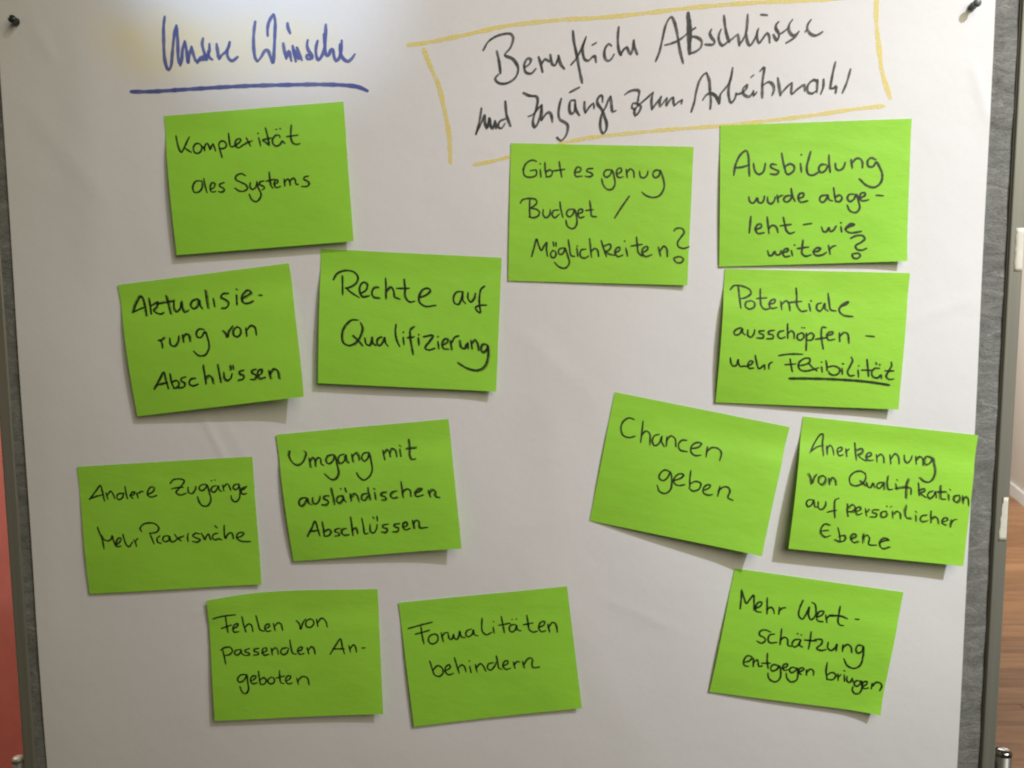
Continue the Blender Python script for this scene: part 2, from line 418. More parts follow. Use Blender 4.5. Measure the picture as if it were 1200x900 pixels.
def parse(st, k):
    bold = None
    if st[0] == '=':
        a = st[1:].split(); bold = float(a[0]); a = a[1:]
    else: a = st.split()
    a = [int(q)*k for q in a]; return bold, list(zip(a[::2], a[1::2]))
M_BLUE = m_ink('blue_marker_ink', (.075, .10, .36), .62, .88, 90, stretch=(1, 1, .5))
M_GREY = m_ink('black_marker_ink_running_dry', (.030, .031, .030), .58, .90, 120)
M_YEL = m_ink('yellow_wax_chalk', (.95, .80, .22), .34, .86, 230, .8)
psurf = lambda x, z, h: (x, -(paper_h(x, z)+crease(x, z)+h), z)
for nm, mat, (wv, wh, ang), words in (('blue_handwriting', M_BLUE, (.0043, .0035, .8), ['-4013 17809 -4030 17709 -4037 17564 -4039 17420 -4034 17323 -4014 17235 -3991 17204 -3963 17254 -3945 17370 -3924 17515 -3901 17640 -3880 17707/-3880 17707 -3873 17591 -3873 17466 -3874 17340 -3855 17258 -3834 17320 -3819 17436 -3790 17528/-3790 17528 -3774 17436 -3760 17290 -3741 17377 -3712 17464/-3712 17464 -3696 17386 -3673 17318 -3650 17287 -3617 17337 -3551 17356 -3509 17394 -3500 17495/-3572 17558 -3585 17491 -3569 17414 -3538 17317/-3644 17299 -3603 17318 -3543 17317/-3518 17413 -3511 17345 -3472 17316/-3416 17494 -3407 17421 -3391 17329 -3359 17368 -3313 17401 -3275 17458 -3261 17511/-3269 17487 -3296 17391 -3281 17328 -3242 17299 -3200 17322 -3175 17343/-2953 17738 -2968 17657 -2981 17522 -2979 17407 -2968 17329 -2946 17291', '-2941 17290 -2899 17338 -2847 17415 -2817 17410 -2789 17337 -2762 17270 -2745 17405 -2729 17597 -2721 17741 -2731 17812/-2738 17822 -2769 17779 -2801 17713 -2813 17646 -2813 17578/-2577 17716 -2574 17672 -2551 17605/-2635 17490 -2627 17423 -2605 17317/-2605 17317 -2573 17403 -2546 17292/-2526 17461 -2513 17384 -2494 17287/-2477 17441 -2454 17374 -2423 17301/-2517 17422 -2480 17345 -2461 17316/-2347 17527 -2358 17469 -2339 17402 -2310 17363 -2301 17324 -2361 17315 -2365 17358 -2310 17344/-2233 17516 -2252 17449 -2255 17363 -2232 17300 -2191 17343 -2159 17420 -2140 17545 -2132 17698/-2154 17593 -2149 17477 -2135 17357 -2111 17352 -2079 17419 -2059 17419 -2046 17342 -2023 17289 -1987 17322 -1959 17418 -1951 17519/-1973 17476 -1970 17380 -1937 17312 -1883 17283 -1842 17311 -1801 17364', '=1.21 -4447 16962 -4284 16960 -4132 16964 -3753 16984 -3173 17010 -2620 17021 -2195 17023 -1920 17012 -1770 16991 -1666 16947']), ('black_handwriting', M_GREY, (.0040, .0024, .8), ['-302 17387 -239 17487 -114 17557 23 17567 49 17524 14 17412 -49 17334 45 17285 104 17183 69 17075 -44 17011 -131 17021 -166 17065 -125 17118/-143 17378 -117 17258 -103 17130/177 17187 236 17229 254 17277 219 17292 177 17230 194 17134 256 17121 311 17176/344 17305 368 17228 388 17139/376 17223 418 17280 460 17258/480 17327 500 17226 534 17209 572 17297/574 17316 599 17224 641 17171', '-329 16732 -355 16581 -397 16435/-394 16447 -335 16562 -294 16647 -290 16569 -266 16497 -237 16614 -223 16531 -198 16497 -172 16584 -160 16501/-54 16608 -117 16579 -135 16518 -98 16501 -52 16559/-48 16807 -34 16651 8 16529', '742 17589 752 17480 782 17336 812 17183 849 17009/718 17211 777 17279 827 17364 866 17449 895 17525/891 17515 856 17411 858 17335 881 17268 926 17257 965 17295 995 17304 1010 17237/965 17430 1014 17456/1187 17420 1157 17439 1118 17397 1105 17331 1119 17269 1153 17249 1188 17272 1219 17324/1271 17623 1262 17547 1263 17433 1276 17357 1296 17316/1296 17318 1330 17375 1364 17398 1390 17346 1410 17317 1434 17383 1447 17478/1443 17468 1453 17402 1486 17320', '1699 17235 1745 17351 1777 17493 1810 17635 1848 17710 1877 17730 1907 17681 1933 17595 1954 17491 1981 17348 2018 17214/1803 17417 1862 17430 1950 17463 2008 17500 2076 17556 2154 17607/=1.43 2068 17769 2075 17632 2083 17480 2090 17318/=1.14 2089 17698 2096 17537 2089 17385/2112 17508 2166 17503 2226 17460 2222 17393 2169 17346 2090 17318/2339 17586 2320 17544 2343 17496 2378 17448 2364 17420 2271 17419/2449 17585 2423 17514 2437 17438 2468 17405 2506 17428 2540 17456/2480 17736 2492 17636 2514 17532 2545 17446/2545 17451 2598 17493 2642 17526 2653 17473 2664 17407', '2659 17407 2707 17473 2739 17558 2751 17746/2744 17529 2751 17453 2782 17401 2815 17433 2853 17509 2878 17589/2866 17565 2863 17490 2889 17428 2932 17479 2979 17535 3001 17507 3011 17431/2905 17742 2974 17735/3108 17661 3079 17628 3081 17572 3116 17524 3108 17477 3091 17453 3053 17515/3075 17591 3106 17553/3126 17524 3184 17561 3222 17598/3266 17683 3229 17627 3228 17560 3273 17508 3312 17522 3345 17554/3342 17550 3313 17503 3255 17456 3198 17424/3478 17680 3441 17624 3438 17577 3473 17524 3528 17502 3576 17519 3615 17545/3414 17544 3433 17572', '165 16902 230 16872 320 16857 331 16813 314 16726 284 16629 273 16561 293 16507 328 16550 354 16628 379 16754/219 16634 279 16658 329 16716 381 16769/381 16764 377 16667 373 16589/379 16589 424 16657 464 16681 489 16646 501 16568/607 16834 584 16752 574 16655 589 16596 638 16567 678 16537 678 16459 648 16391 598 16352 558 16387/768 16813 718 16809 700 16741 713 16668 743 16663 768 16730 768 16803/768 16759 783 16691 818 16642/703 16901 758 16929 818 16960/878 16792 876 16729 888 16671/890 16669 938 16738 982 16774 989 16718/1087 16789 1086 16852 1061 16862 1027 16814 1032 16766 1077 16707 1117 16609 1138 16541 1128 16463 1093 16430 1063 16503 1077 16639 1127 16735 1161 16822 1181 16850/1181 16850 1191 16773 1207 16676 1246 16690', '1344 16865 1403 16905 1483 16918 1512 16904 1503 16827 1494 16750/1509 16759 1444 16770 1430 16717 1470 16702/1494 16754 1534 16735 1515 16672 1470 16629 1460 16692 1524 16759 1602 16825 1676 16892/1676 16887 1657 16805 1663 16699/1663 16699 1722 16776 1769 16843/1769 16841 1752 16775 1757 16729 1811 16794 1838 16827/1838 16826 1832 16746 1880 16813 1910 16832/1910 16830 1921 16740 1965 16773 2014 16802/2014 16802 2005 16758', '2121 16665 2154 16771 2176 16896 2214 17021 2262 17087 2291 17102/2291 17102 2323 17020 2335 16895 2347 16789 2341 16697/2253 16795 2286 16847 2345 16876 2395 16846 2421 16817',
 '2365 16871 2403 16841 2442 16754/2449 16761 2455 16855 2513 16927 2563 16998 2593 17156/2583 17099 2556 16970 2551 16854 2583 16760 2626 16810 2640 16868/2633 16854 2707 16874 2757 16924 2764 16960 2720 16925 2729 16853 2797 16830 2832 16880/2839 16895 2841 16837 2877 16880/2806 17046 2838 17074/2907 17112 2953 17158 2940 16994 2942 16814/2941 16951 3014 16993 3059 16964 3076 16906 3055 16842/3116 17035 3152 16840/3151 16848 3223 16933 3280 16982/3280 16975 3281 16853 3342 16903 3421 16952 3431 16887/3574 16993 3530 17008 3465 16951 3468 16872 3520 16857 3563 16886/3574 17008 3571 16871/3644 17014 3643 16928 3616 16849/3773 17206 3748 17084 3722 16913/3725 16913 3762 16912 3790 16941 3789 16862/3950 17125 3914 16982 3867 16861'])):
    for w in words:
        ink = Ink(psurf)
        for st in w.split('/'):
            b, pts = parse(st, 1e-4)
            kk = b if b else 1
            ink.stroke(pts, wv*kk, wh*kk if not b else wv*kk*.8, ang, .0022)
        ink.build(nm if w[0] != '=' else 'blue_underline', mat, paper)
for w in ['=5.0 -1179 17457 -960 17483 -561 17555 -64 17654 234 17688 629 17719 1023 17731 1612 17779 2101 17830 2833 17877 3467 17897 4053 17931', '=5.5 -991 17407 -924 17223 -828 17000 -772 16757 -716 16463 -701 16109', '=4.5 -419 16086 -207 16124 25 16180', '=4.5 578 16323 969 16387 1427 16430 1925 16469 2521 16507 3066 16560 3607 16621 4000 16674 4353 16709', '=5.5 4220 17929 4229 17655 4269 17370 4319 17084 4419 16795']:
    ink = Ink(psurf); b, pts = parse(w, 1e-4); ink.stroke(pts, b*1e-3, b*1e-3, 0, .004, .14); ink.build('yellow_chalk_line', M_YEL, paper)

# ------------------------------------------------------------------ green sticky notes
def note_h(u, v, lift, sd):
    """how far a note stands off the paper: gummed strip flat on top, then it springs away (metres)"""
    bl, br, belly, tl, brc = lift
    t = max(0.0, (v-.08)/.92); t1 = min(1.0, t/.24); ss = t1*t1*(3-2*t1)
    s = ss*(1.30*t-.30*t*t)
    uu = min(1.0, max(0.0, u))
    h = (bl*(1-uu)+br*uu)*s
    h += belly*(1-uu)**2*sin(pi*min(1.0, t))*.6*ss
    q = max(0.0, u+v-1.72)/.28; h += brc*q*q
    h += tl*exp(-(u*u/.05+v*v/.05))
    h += .5*ss*sin(5.0*u+sd*1.7)*sin(4.0*v+sd)+.35*sin(3.1*u+sd*2.1)*sin(7*v+sd*.7)*min(1, v*3)
    h += .25*sin(pi*min(1, max(0, v))/1.0)*(.5+.5*sin(9*u+sd))
    w = .17+.035*sin(5*u+sd)+.02*sin(11*u+2*sd)
    h += .42*exp(-((v-w)/.045)**2)*(.5+.5*sin(4.3*u+1.3*sd))+.30*exp(-((u-.88+.25*(v-.3))/.05)**2-((v-.33)/.13)**2)*(1 if sd % 3 == 2 else .2)
    h += .22*exp(-((v-.62-.3*(u-.5)*sin(sd))/.05)**2-((u-.4-.2*sin(3*sd))/.25)**2)
    return .0009+max(0.0, h)*.001

M_PEN = m_ink('black_felt_pen', (.008, .012, .006), .68, .93, 200)
M_PEN3 = m_ink('dried_out_felt_pen', (.014, .022, .008), .62, .90, 150)
M_PEN2 = m_ink('black_felt_pen_second_pass', (.014, .020, .008), .28, .62, 200)
NMAT = [m_note('neon_green_note_paper', 1.0), m_note('neon_green_note_paper_b', 1.03)]
NOTES = [{'id': 1, 'pale': False, 'bow': 0, 'label': "green sticky note reading 'Komplexität des Systems' under the blue heading", 'o': (-0.40689, 1.66776, 0.06937), 'size': (0.2125, 0.1628), 'quad': [(0.0, 0.0), (0.2125, -0.0), (0.21103, 0.16287), (-0.00102, 0.16285)], 'lift': (8, 9, 5, 0, 1.2), 'retrace': 0, 'w': 2.44, 'words': ['118 238 131 325 153 411 172 442 217 374 250 308 277 264/212 390 249 418 293 451/398 358 361 347 326 373 316 415 334 458 371 465 406 438 417 393 398 358/413 384 433 398 452 438/446 441 451 391 478 355 501 387 511 430 534 389 548 369 563 404 575 451/618 395 631 464 646 536/615 383 638 347 680 346 707 385 692 422 649 432 620 425/741 259 744 338 752 406 772 420 793 413 837 391 877 357 875 333 836 337 811 377 814 415 851 437 894 413 955 384 1015 368/947 329 968 376 990 429/1093 340 1102 391 1108 438/1086 282 1092 290/1183 231 1197 315 1213 438/1205 433 1165 392 1133 369 1185 360 1240 352/1345 356 1339 331 1297 327 1260 362 1256 420 1296 453 1340 436 1372 396 1383 414 1399 428/1303 256 1315 258/1350 253 1360 255/1490 223 1477 304 1474 379 1492 431 1533 451 1575 446/1426 350 1489 347 1557 344', '382 790 314 789 272 851 282 912 336 916 381 869 386 794/409 762 417 852 435 933/473 896 524 872 535 833 504 819 476 867 487 925 535 925/645 829 597 842 585 865 621 888 641 917 608 938 567 927/904 769 856 740 794 761 782 800 828 833 895 873 914 916 869 947 809 938 765 903/954 853 944 902 971 935 1014 908 1031 849/1029 849 1041 920 1068 992 1046 1050 998 1080 950 1049 928 987/1117 846 1069 854 1057 881 1100 905 1118 930 1084 947/1186 748 1187 832 1196 912 1215 938/1141 852 1236 836/1234 895 1277 875 1279 851 1253 847 1234 895 1255 935 1305 925/1357 841 1358 925/1362 881 1395 846 1416 862 1423 922/1423 874 1458 841 1483 855 1493 912 1517 918/1645 832 1600 838 1586 863 1625 886 1650 920 1619 948 1555 945']}, {'id': 2, 'pale': False, 'bow': 0, 'label': "green sticky note reading 'Aktualisierung von Abschlüssen' with its lower right corner lifted", 'o': (-0.47237, 1.47066, 0.11812), 'size': (0.2082, 0.1596), 'quad': [(0.0, 0.0), (0.20825, 0.0), (0.20997, 0.15918), (-0.00014, 0.15959)], 'lift': (8, 25, 5, 1.5, 4), 'retrace': 1, 'w': 2.44, 'words': ['134 350 187 250 258 166 277 199 293 325 301 412/135 346 199 324 285 303/349 208 356 395/365 293 446 258 425 317 384 353 464 408 507 393/553 193 567 298 589 420/428 284 579 279 646 275/637 282 634 368 663 408 706 381 727 297 738 381 760 425 809 414/937 287 869 305 844 363 879 398 927 374 953 301 958 367 983 411/1033 191 1037 295 1046 409/1120 301 1128 399/1311 264 1238 263 1220 297 1267 334 1306 380 1278 428 1215 430/1401 295 1400 412/1409 224 1412 231/1460 348 1535 316 1583 285 1540 255 1485 290 1460 348 1487 403 1560 406 1596 390/1683 339 1712 341', '422 711 444 755 445 812/406 719 449 714 476 693/548 706 549 788 589 809 640 769 661 695/704 688 710 777/708 722 751 680 782 704 788 777/973 656 912 644 876 685 887 738 932 743 981 682 1008 773 1009 886 948 960 875 959 818 895', '1204 697 1230 729 1249 782 1279 715 1325 659/1388 677 1337 705 1329 772 1374 796 1417 752 1410 698 1379 676/1479 699 1484 797/1485 736 1542 686 1586 706 1598 803', '265 1291 341 1196 420 1102 428 1186 442 1308/307 1244 447 1230/490 1131 495 1235 515 1312/505 1237 561 1222 590 1267 558 1309 510 1312/683 1191 629 1199 618 1229 661 1265 644 1305 575 1311/802 1220 742 1223 713 1272 751 1307 821 1295/910 1089 915 1203 917 1306/913 1248 968 1205 995 1233 1004 1306/1089 1090 1095 1204 1101 1311/1153 1190 1156 1262 1182 1292 1226 1277 1253 1219/1246 1120 1250 1171/1275 1123 1280 1169/1401 1196 1347 1203 1350 1234 1393 1260 1379 1299 1320 1302/1547 1201 1493 1211 1491 1241 1538 1273 1524 1316 1466 1316/1569 1281 1613 1256 1621 1212 1582 1217 1564 1270 1585 1316 1651 1311/1699 1236 1711 1335/1706 1273 1764 1223 1803 1248 1815 1343']},
 {'id': 3, 'pale': False, 'bow': 0, 'label': "green sticky note reading 'Rechte auf Qualifizierung'", 'o': (-0.2266, 1.51185, -0.05631), 'size': (0.2165, 0.1606), 'quad': [(0.0, -0.0), (0.21647, -0.0), (0.21767, 0.15971), (0.00253, 0.16059)], 'lift': (9, 8, 3, 0, 3), 'retrace': 0.8, 'w': 2.44, 'words': ['163 357 203 282 304 242 407 257 455 316 434 388 366 437 312 452/266 305 277 417 283 530/315 445 390 503 479 553/492 508 561 464 568 392 526 374 487 416 485 492 524 547 601 533/713 426 662 434 634 490 657 544 733 553/789 320 801 431 806 557/802 462 855 408 887 447 907 528 963 545/1013 309 1029 420 1038 521 1087 576 1150 567/923 425 1074 418/1208 517 1278 485 1330 426 1294 403 1234 426 1197 503 1204 574 1284 621 1400 601', '1715 423 1644 435 1610 493 1625 564 1671 578 1705 509 1717 427 1726 528 1757 563/1783 434 1787 505 1823 544 1862 501 1876 439/1977 349 1938 385 1922 478 1932 599 1944 664 1910 653 1882 606 1927 579 2011 571', '475 824 404 828 325 903 294 1007 312 1098 375 1133 456 1101 514 1016 536 913 511 853/432 1010 506 1078 553 1131/570 1034 589 1104 631 1117 661 1019/661 1019 675 1090 713 1117/780 1013 734 1036 722 1088 750 1121 793 1074 811 1018 824 1083 856 1118/936 852 935 954 956 1045 992 1115/1030 1007 1044 1094/1031 937 1035 943/1156 866 1113 905 1114 1007 1140 1128 1157 1201/1081 1008 1159 996/1210 1002 1224 1087/1212 957 1216 963/1270 983 1386 963 1345 1036 1297 1120 1349 1138 1414 1115/1449 1031 1463 1116/1446 970 1452 976/1500 1074 1560 1036 1568 999 1527 997 1499 1059 1522 1113 1578 1117/1600 1014 1625 1119/1612 1048 1649 972 1693 958/1716 1008 1737 1089 1778 1101 1808 1034 1821 1099/1845 1001 1862 1097/1853 1036 1892 989 1922 1028 1941 1113/2042 1042 1990 1035 1966 1087 1995 1135 2040 1088 2048 1046 2058 1164 2024 1299 1934 1351 1810 1331 1700 1273']}, {'id': 4, 'pale': False, 'bow': 0, 'label': "green sticky note reading 'Andere Zugänge, Mehr Praxisnähe' near the left paper edge", 'o': (-0.53486, 1.24911, 0.05329), 'size': (0.2166, 0.1612), 'quad': [(0.0, 0.0), (0.21659, 0.0), (0.21461, 0.16053), (-0.00232, 0.16122)], 'lift': (3, 5, 3, 1, 1.2), 'retrace': 0, 'w': 2.44, 'words': ['105 416 190 323 258 251 275 328 292 448/114 408 195 383 284 366/320 347 334 423/330 378 381 329 405 367 422 421/523 363 467 371 448 412 478 441 523 410 536 360/562 280 566 355 580 434/613 398 666 382 674 355 640 359 617 400 649 434/697 365 712 433/699 394 751 355 782 357/826 397 899 367 926 322 894 301 848 339 832 398 872 430 948 413', '1125 274 1164 234 1239 226 1300 249 1265 310 1188 390 1234 425 1314 408/1135 342 1232 329 1282 332/1342 335 1343 399 1383 416 1430 367 1439 330/1568 312 1513 313 1476 353 1505 387 1558 358 1578 317 1601 424 1611 510 1560 580 1497 572 1458 505 1450 458/1693 334 1637 352 1625 396 1661 413 1705 366 1721 335 1725 389 1751 407/1634 269 1640 274/1677 263 1683 266/1772 328 1783 405/1780 362 1826 320 1851 343 1866 399/1974 328 1922 336 1898 373 1926 398 1966 370 1975 335 1980 445 1959 518 1914 548 1874 516 1865 468/2068 365 2012 383 1992 424 2017 458 2062 450/1997 416 2054 382', '173 764 191 838 217 919 229 1043/212 869 241 925 288 947 329 925 348 882 356 946 375 1007/375 1011 432 970 456 927 428 916 394 958 388 1022 447 1020/481 874 494 944 516 1014 544 1036 577 998 593 979/610 951 627 981 637 1036/628 971 660 939', '717 853 701 813 745 766 814 751 891 765 934 822 911 865 861 879 812 879/817 879 835 944 858 1019/939 921 903 948 903 997 945 1015/1046 927 992 929 969 972 1005 999 1046 977 1055 933 1065 978 1082 1004/1054 962 1065 998 1103 1005 1155 969 1235 939/1121 912 1155 964 1195 1001/1291 908 1277 962 1281 1011/1430 926 1383 914 1346 946 1396 979 1433 1001 1391 1028 1334 1015/1451 918 1475 964 1486 1004 1515 956 1546 933 1552 978 1563 1009/1659 930 1604 942 1585 985 1616 1012 1666 1000 1680 1011 1699 1017/1629 834 1656 860/1746 836 1738 920 1745 1000 1789 942 1829 935 1846 1010/1892 998 1952 981 1980 947 1937 935 1890 968 1891 1007 1936 1045 2053 1058']},
 {'id': 5, 'pale': True, 'bow': 0, 'label': "green sticky note reading 'Umgang mit ausländischen Abschlüssen'", 'o': (-0.28799, 1.28782, 0.08519), 'size': (0.2118, 0.1596), 'quad': [(0.0, 0.0), (0.21181, 0.0), (0.21408, 0.15649), (0.00297, 0.15959)], 'lift': (3, 17, 8, 1.5, 3), 'retrace': 1, 'w': 2.26, 'words': ['149 217 132 273 157 348 216 398 281 379 328 311 342 256 321 233/369 321 377 433/372 359 418 319 438 348 439 427/443 365 480 325 510 342 512 404 540 423/675 307 603 315 571 368 604 413 657 382 687 317 707 438 715 533 682 593 628 607 579 569 543 528/805 313 747 328 728 388 761 420 812 381 827 325 836 398 859 421/895 321 904 414/903 356 948 315 973 348 985 407/1109 319 1044 324 1018 379 1045 419 1098 380 1113 330 1131 434 1133 528 1094 609 1023 646 964 608 940 551', '1284 312 1298 428/1292 350 1331 303 1353 326 1364 395/1361 345 1395 297 1429 316 1443 398/1492 311 1500 402/1488 267 1493 274/1613 204 1616 312 1609 403 1631 448 1675 444/1563 320 1692 318', '286 799 225 804 192 850 208 897 252 881 295 817 304 809 310 870 337 889/372 807 373 871 409 887 452 846 464 794/570 800 515 803 498 829 546 855 559 883 523 908 471 903/613 709 624 809 636 916/733 814 679 824 660 871 686 901 731 871 745 820 752 873 775 896/721 725 726 736/780 724 792 777/831 802 836 895/835 842 882 800 913 824 927 899/1036 813 981 823 963 877 999 897 1041 850/1060 742 1066 816 1081 895/1134 807 1138 895/1128 760 1134 769/1281 813 1217 822 1204 848 1255 873 1269 902 1213 908/1402 812 1344 824 1323 868 1354 898 1406 887/1471 705 1473 797 1477 895/1473 842 1525 801 1569 814 1576 894/1636 861 1702 835 1727 812 1683 808 1641 851 1643 899 1733 889/1796 837 1811 913/1803 877 1860 836 1885 858 1886 921 1933 934', '246 1284 311 1187 364 1101 385 1193 403 1290/285 1228 383 1226/451 1119 456 1221 459 1301/457 1247 520 1216 544 1250 511 1297 457 1301/652 1216 600 1229 597 1254 637 1275 643 1301 588 1309/746 1228 692 1240 683 1283 712 1313 770 1307/806 1085 810 1186 811 1318/808 1265 855 1228 874 1308/945 1112 955 1219 961 1305 1004 1304/1042 1196 1039 1289 1074 1305 1115 1257 1128 1207/1091 1115 1096 1131/1135 1102 1136 1153/1268 1211 1203 1221 1201 1248 1248 1267 1237 1308 1174 1299/1408 1211 1337 1223 1341 1248 1390 1268 1378 1305 1314 1309/1439 1265 1495 1238 1490 1200 1450 1214 1440 1259 1468 1297 1526 1282/1567 1186 1577 1285/1575 1237 1616 1187 1648 1206 1652 1278 1749 1284']},
 {'id': 6, 'pale': False, 'bow': 0.0048, 'label': "green sticky note reading 'Fehlen von passenden Angeboten' with its upper left corner curled", 'o': (-0.38129, 1.07979, 0.06098), 'size': (0.2131, 0.1555), 'quad': [(-0.0, 0.0), (0.21306, 0.0), (0.20932, 0.15664), (-0.00497, 0.15551)], 'lift': (8, 12, 2, 6, 1.2), 'retrace': 0, 'w': 2.44, 'words': ['50 243 162 221 330 215/207 228 209 333 216 434/140 376 267 342/275 395 337 365 353 333 315 335 282 383 293 434 353 431/406 247 419 350 440 442/431 387 483 344 514 361 529 444/579 251 598 342 620 429 668 449/679 424 738 394 734 362 695 374 679 422 705 453 752 448/790 361 808 449/800 402 850 355 884 371 903 450', '1080 341 1116 384 1130 450 1162 376 1201 330/1262 329 1206 358 1203 416 1246 435 1297 400 1295 352 1255 329/1337 340 1350 431/1346 386 1402 330 1446 360 1470 439', '131 651 145 743 155 834/105 654 155 624 230 625 252 674 212 715 158 722/350 659 291 670 277 708 308 729 354 691 362 664 369 714 398 733/468 655 416 669 408 690 456 708 463 732 411 740/587 658 528 670 522 691 572 709 577 733 518 740/621 721 681 694 682 658 640 668 626 719 651 750 710 739/744 668 751 752/745 708 791 664 820 687 827 745/942 672 883 680 859 721 888 757 938 736 963 680/985 578 994 675 1011 744 1057 758/1075 724 1128 703 1135 671 1093 680 1073 722 1100 762 1153 754/1197 683 1213 765/1204 726 1252 673 1282 700 1292 769', '1484 778 1554 681 1624 595 1640 685 1663 783/1519 718 1661 719/1726 686 1741 770/1734 727 1784 678 1806 705 1814 769/1884 722 1923 724', '401 979 332 981 289 1033 303 1069 358 1059 399 1007 410 983 414 1084 417 1172 376 1223 335 1200 311 1129/450 1067 513 1035 523 1003 482 1003 451 1054 473 1101 532 1092/561 947 565 1039 572 1109/567 1065 620 1031 651 1066 619 1114 569 1114/717 1032 676 1056 678 1105 720 1116 753 1083 742 1038 710 1032/827 952 824 1043 833 1109 869 1122/776 1047 883 1025/895 1093 952 1061 961 1029 922 1029 893 1086 925 1128 973 1121/1038 1062 1051 1143/1046 1103 1104 1047 1168 1062 1187 1150']}, {'id': 7, 'pale': False, 'bow': 0, 'label': "green sticky note reading 'Formalitäten behindern' at the bottom of the paper", 'o': (-0.14264, 1.07509, 0.09869), 'size': (0.211, 0.1607), 'quad': [(0.0, -0.0), (0.21096, 0.0), (0.21381, 0.15635), (0.00087, 0.16066)], 'lift': (4, 5, 2, 1, 1.2), 'retrace': 0, 'w': 2.44, 'words': ['80 341 220 316 389 290/244 336 246 437 257 552/162 420 254 406 346 387/405 438 345 458 317 510 344 558 398 557 440 511 433 456 396 437/487 431 502 550/492 483 534 440 566 438/572 439 581 514 610 530 640 467 645 516 673 536 700 504 721 436 732 507 778 524/868 422 813 438 792 491 821 518 872 487 892 435 899 497 944 516/1016 302 1002 391 1003 467 1047 513 1118 487/1142 422 1147 503/1152 354 1157 361/1256 303 1266 406 1274 509/1215 407 1357 395/1419 416 1356 425 1340 478 1368 510 1421 475 1435 426 1442 484 1480 505/1383 348 1389 351/1439 349 1445 352/1575 313 1581 415 1589 503 1633 536 1681 530/1522 429 1639 419/1702 484 1774 457 1788 417 1741 419 1708 476 1729 538 1787 535/1823 453 1836 555/1829 500 1883 436 1920 461 1933 568', '305 778 325 883 339 951/332 900 398 847 452 886 451 952 393 988 333 951/486 925 550 889 546 851 503 867 483 933 523 978 583 966/618 766 636 872 655 971/645 910 697 867 729 892 742 964/795 895 805 977/796 824 802 831/868 880 880 978/873 927 932 875 964 905 990 978/1098 878 1034 889 1016 943 1051 970 1103 929 1130 877/1143 796 1149 879 1160 956 1193 971/1217 931 1276 902 1275 868 1233 880 1210 928 1240 977 1303 970/1345 893 1358 973/1351 935 1393 891 1428 901/1462 899 1475 980/1473 940 1523 875 1561 858 1588 887 1574 941 1586 986 1666 987']},
 {'id': 8, 'pale': False, 'bow': 0, 'label': "green sticky note reading 'Gibt es genug Budget / Möglichkeiten?'", 'o': (0.00125, 1.63304, -0.03048), 'size': (0.2144, 0.1607), 'quad': [(0.0, -0.0), (0.21438, 0.0), (0.21344, 0.16132), (0.00052, 0.16074)], 'lift': (1, 3, 1, 0, 1.2), 'retrace': 0, 'w': 2.44, 'words': ['308 206 260 191 190 228 156 306 174 375 245 391 308 364 307 309 239 314/355 298 365 385/349 231 355 236/407 217 413 300 428 377/418 334 464 299 499 328 476 374 426 381/576 204 590 287 609 379/498 312 642 289', '762 322 822 311 833 274 794 259 765 303 773 368 851 364/973 273 915 280 900 306 947 322 975 347 938 370 884 363', '1192 284 1126 291 1102 335 1129 372 1178 343 1200 290 1227 372 1238 451 1203 511 1143 508 1097 454 1081 391/1262 330 1309 301 1301 262 1266 271 1251 322 1279 373 1333 360/1366 277 1379 373/1373 314 1412 270 1449 293 1461 367/1521 293 1535 356 1570 371 1609 341 1619 291/1770 283 1706 280 1678 324 1703 365 1754 338 1764 287 1804 380 1815 479 1766 571 1687 595 1606 573 1557 536', '130 693 151 657 231 637 312 649 323 689 274 736 254 750 315 759 358 792 343 838 287 861 234 850/241 651 240 751 247 854/402 763 403 827 439 858 478 825 484 761/581 763 523 774 508 824 539 856 593 812/597 669 612 762 638 849/762 749 698 760 679 810 715 842 760 799 771 755 802 858 798 938 755 979 694 950 673 881/814 804 868 776 861 747 825 755 812 802 836 849 886 836/947 647 966 754 976 824 1033 833/906 762 994 750', '1411 586 1330 707 1248 842', '279 1315 306 1208 334 1108 361 1187 392 1241 427 1180 453 1145 453 1225 467 1309/530 1240 505 1268 512 1314 543 1325 568 1287 553 1247 522 1240/529 1139 539 1187/562 1143 567 1187/665 1204 604 1222 598 1272 633 1283 666 1245 671 1204 708 1300 729 1380 688 1441 617 1434 550 1376/708 1111 725 1199 748 1295 789 1302/812 1203 827 1301/813 1177 820 1183/918 1215 864 1226 856 1296 907 1321 955 1294/960 1090 974 1194 989 1308/981 1248 1024 1203 1057 1222 1074 1296/1098 1111 1129 1200 1167 1294/1134 1174 1204 1149 1215 1178 1187 1225 1151 1234 1208 1269 1263 1277/1272 1249 1320 1216 1318 1182 1282 1195 1266 1247 1300 1293 1358 1275/1391 1190 1417 1284/1372 1107 1380 1115/1513 1058 1527 1161 1542 1241 1586 1280/1453 1165 1581 1144/1587 1242 1648 1203 1647 1169 1605 1178 1585 1236 1623 1285 1701 1262/1776 1172 1806 1275/1796 1219 1840 1158 1873 1184 1887 1277', '1953 978 1972 952 2042 948 2072 990 2037 1050 1999 1111 2011 1160 2072 1181 2138 1158/2020 1278 1966 1296 1988 1343 2049 1348 2076 1309 2036 1278 2006 1283']},
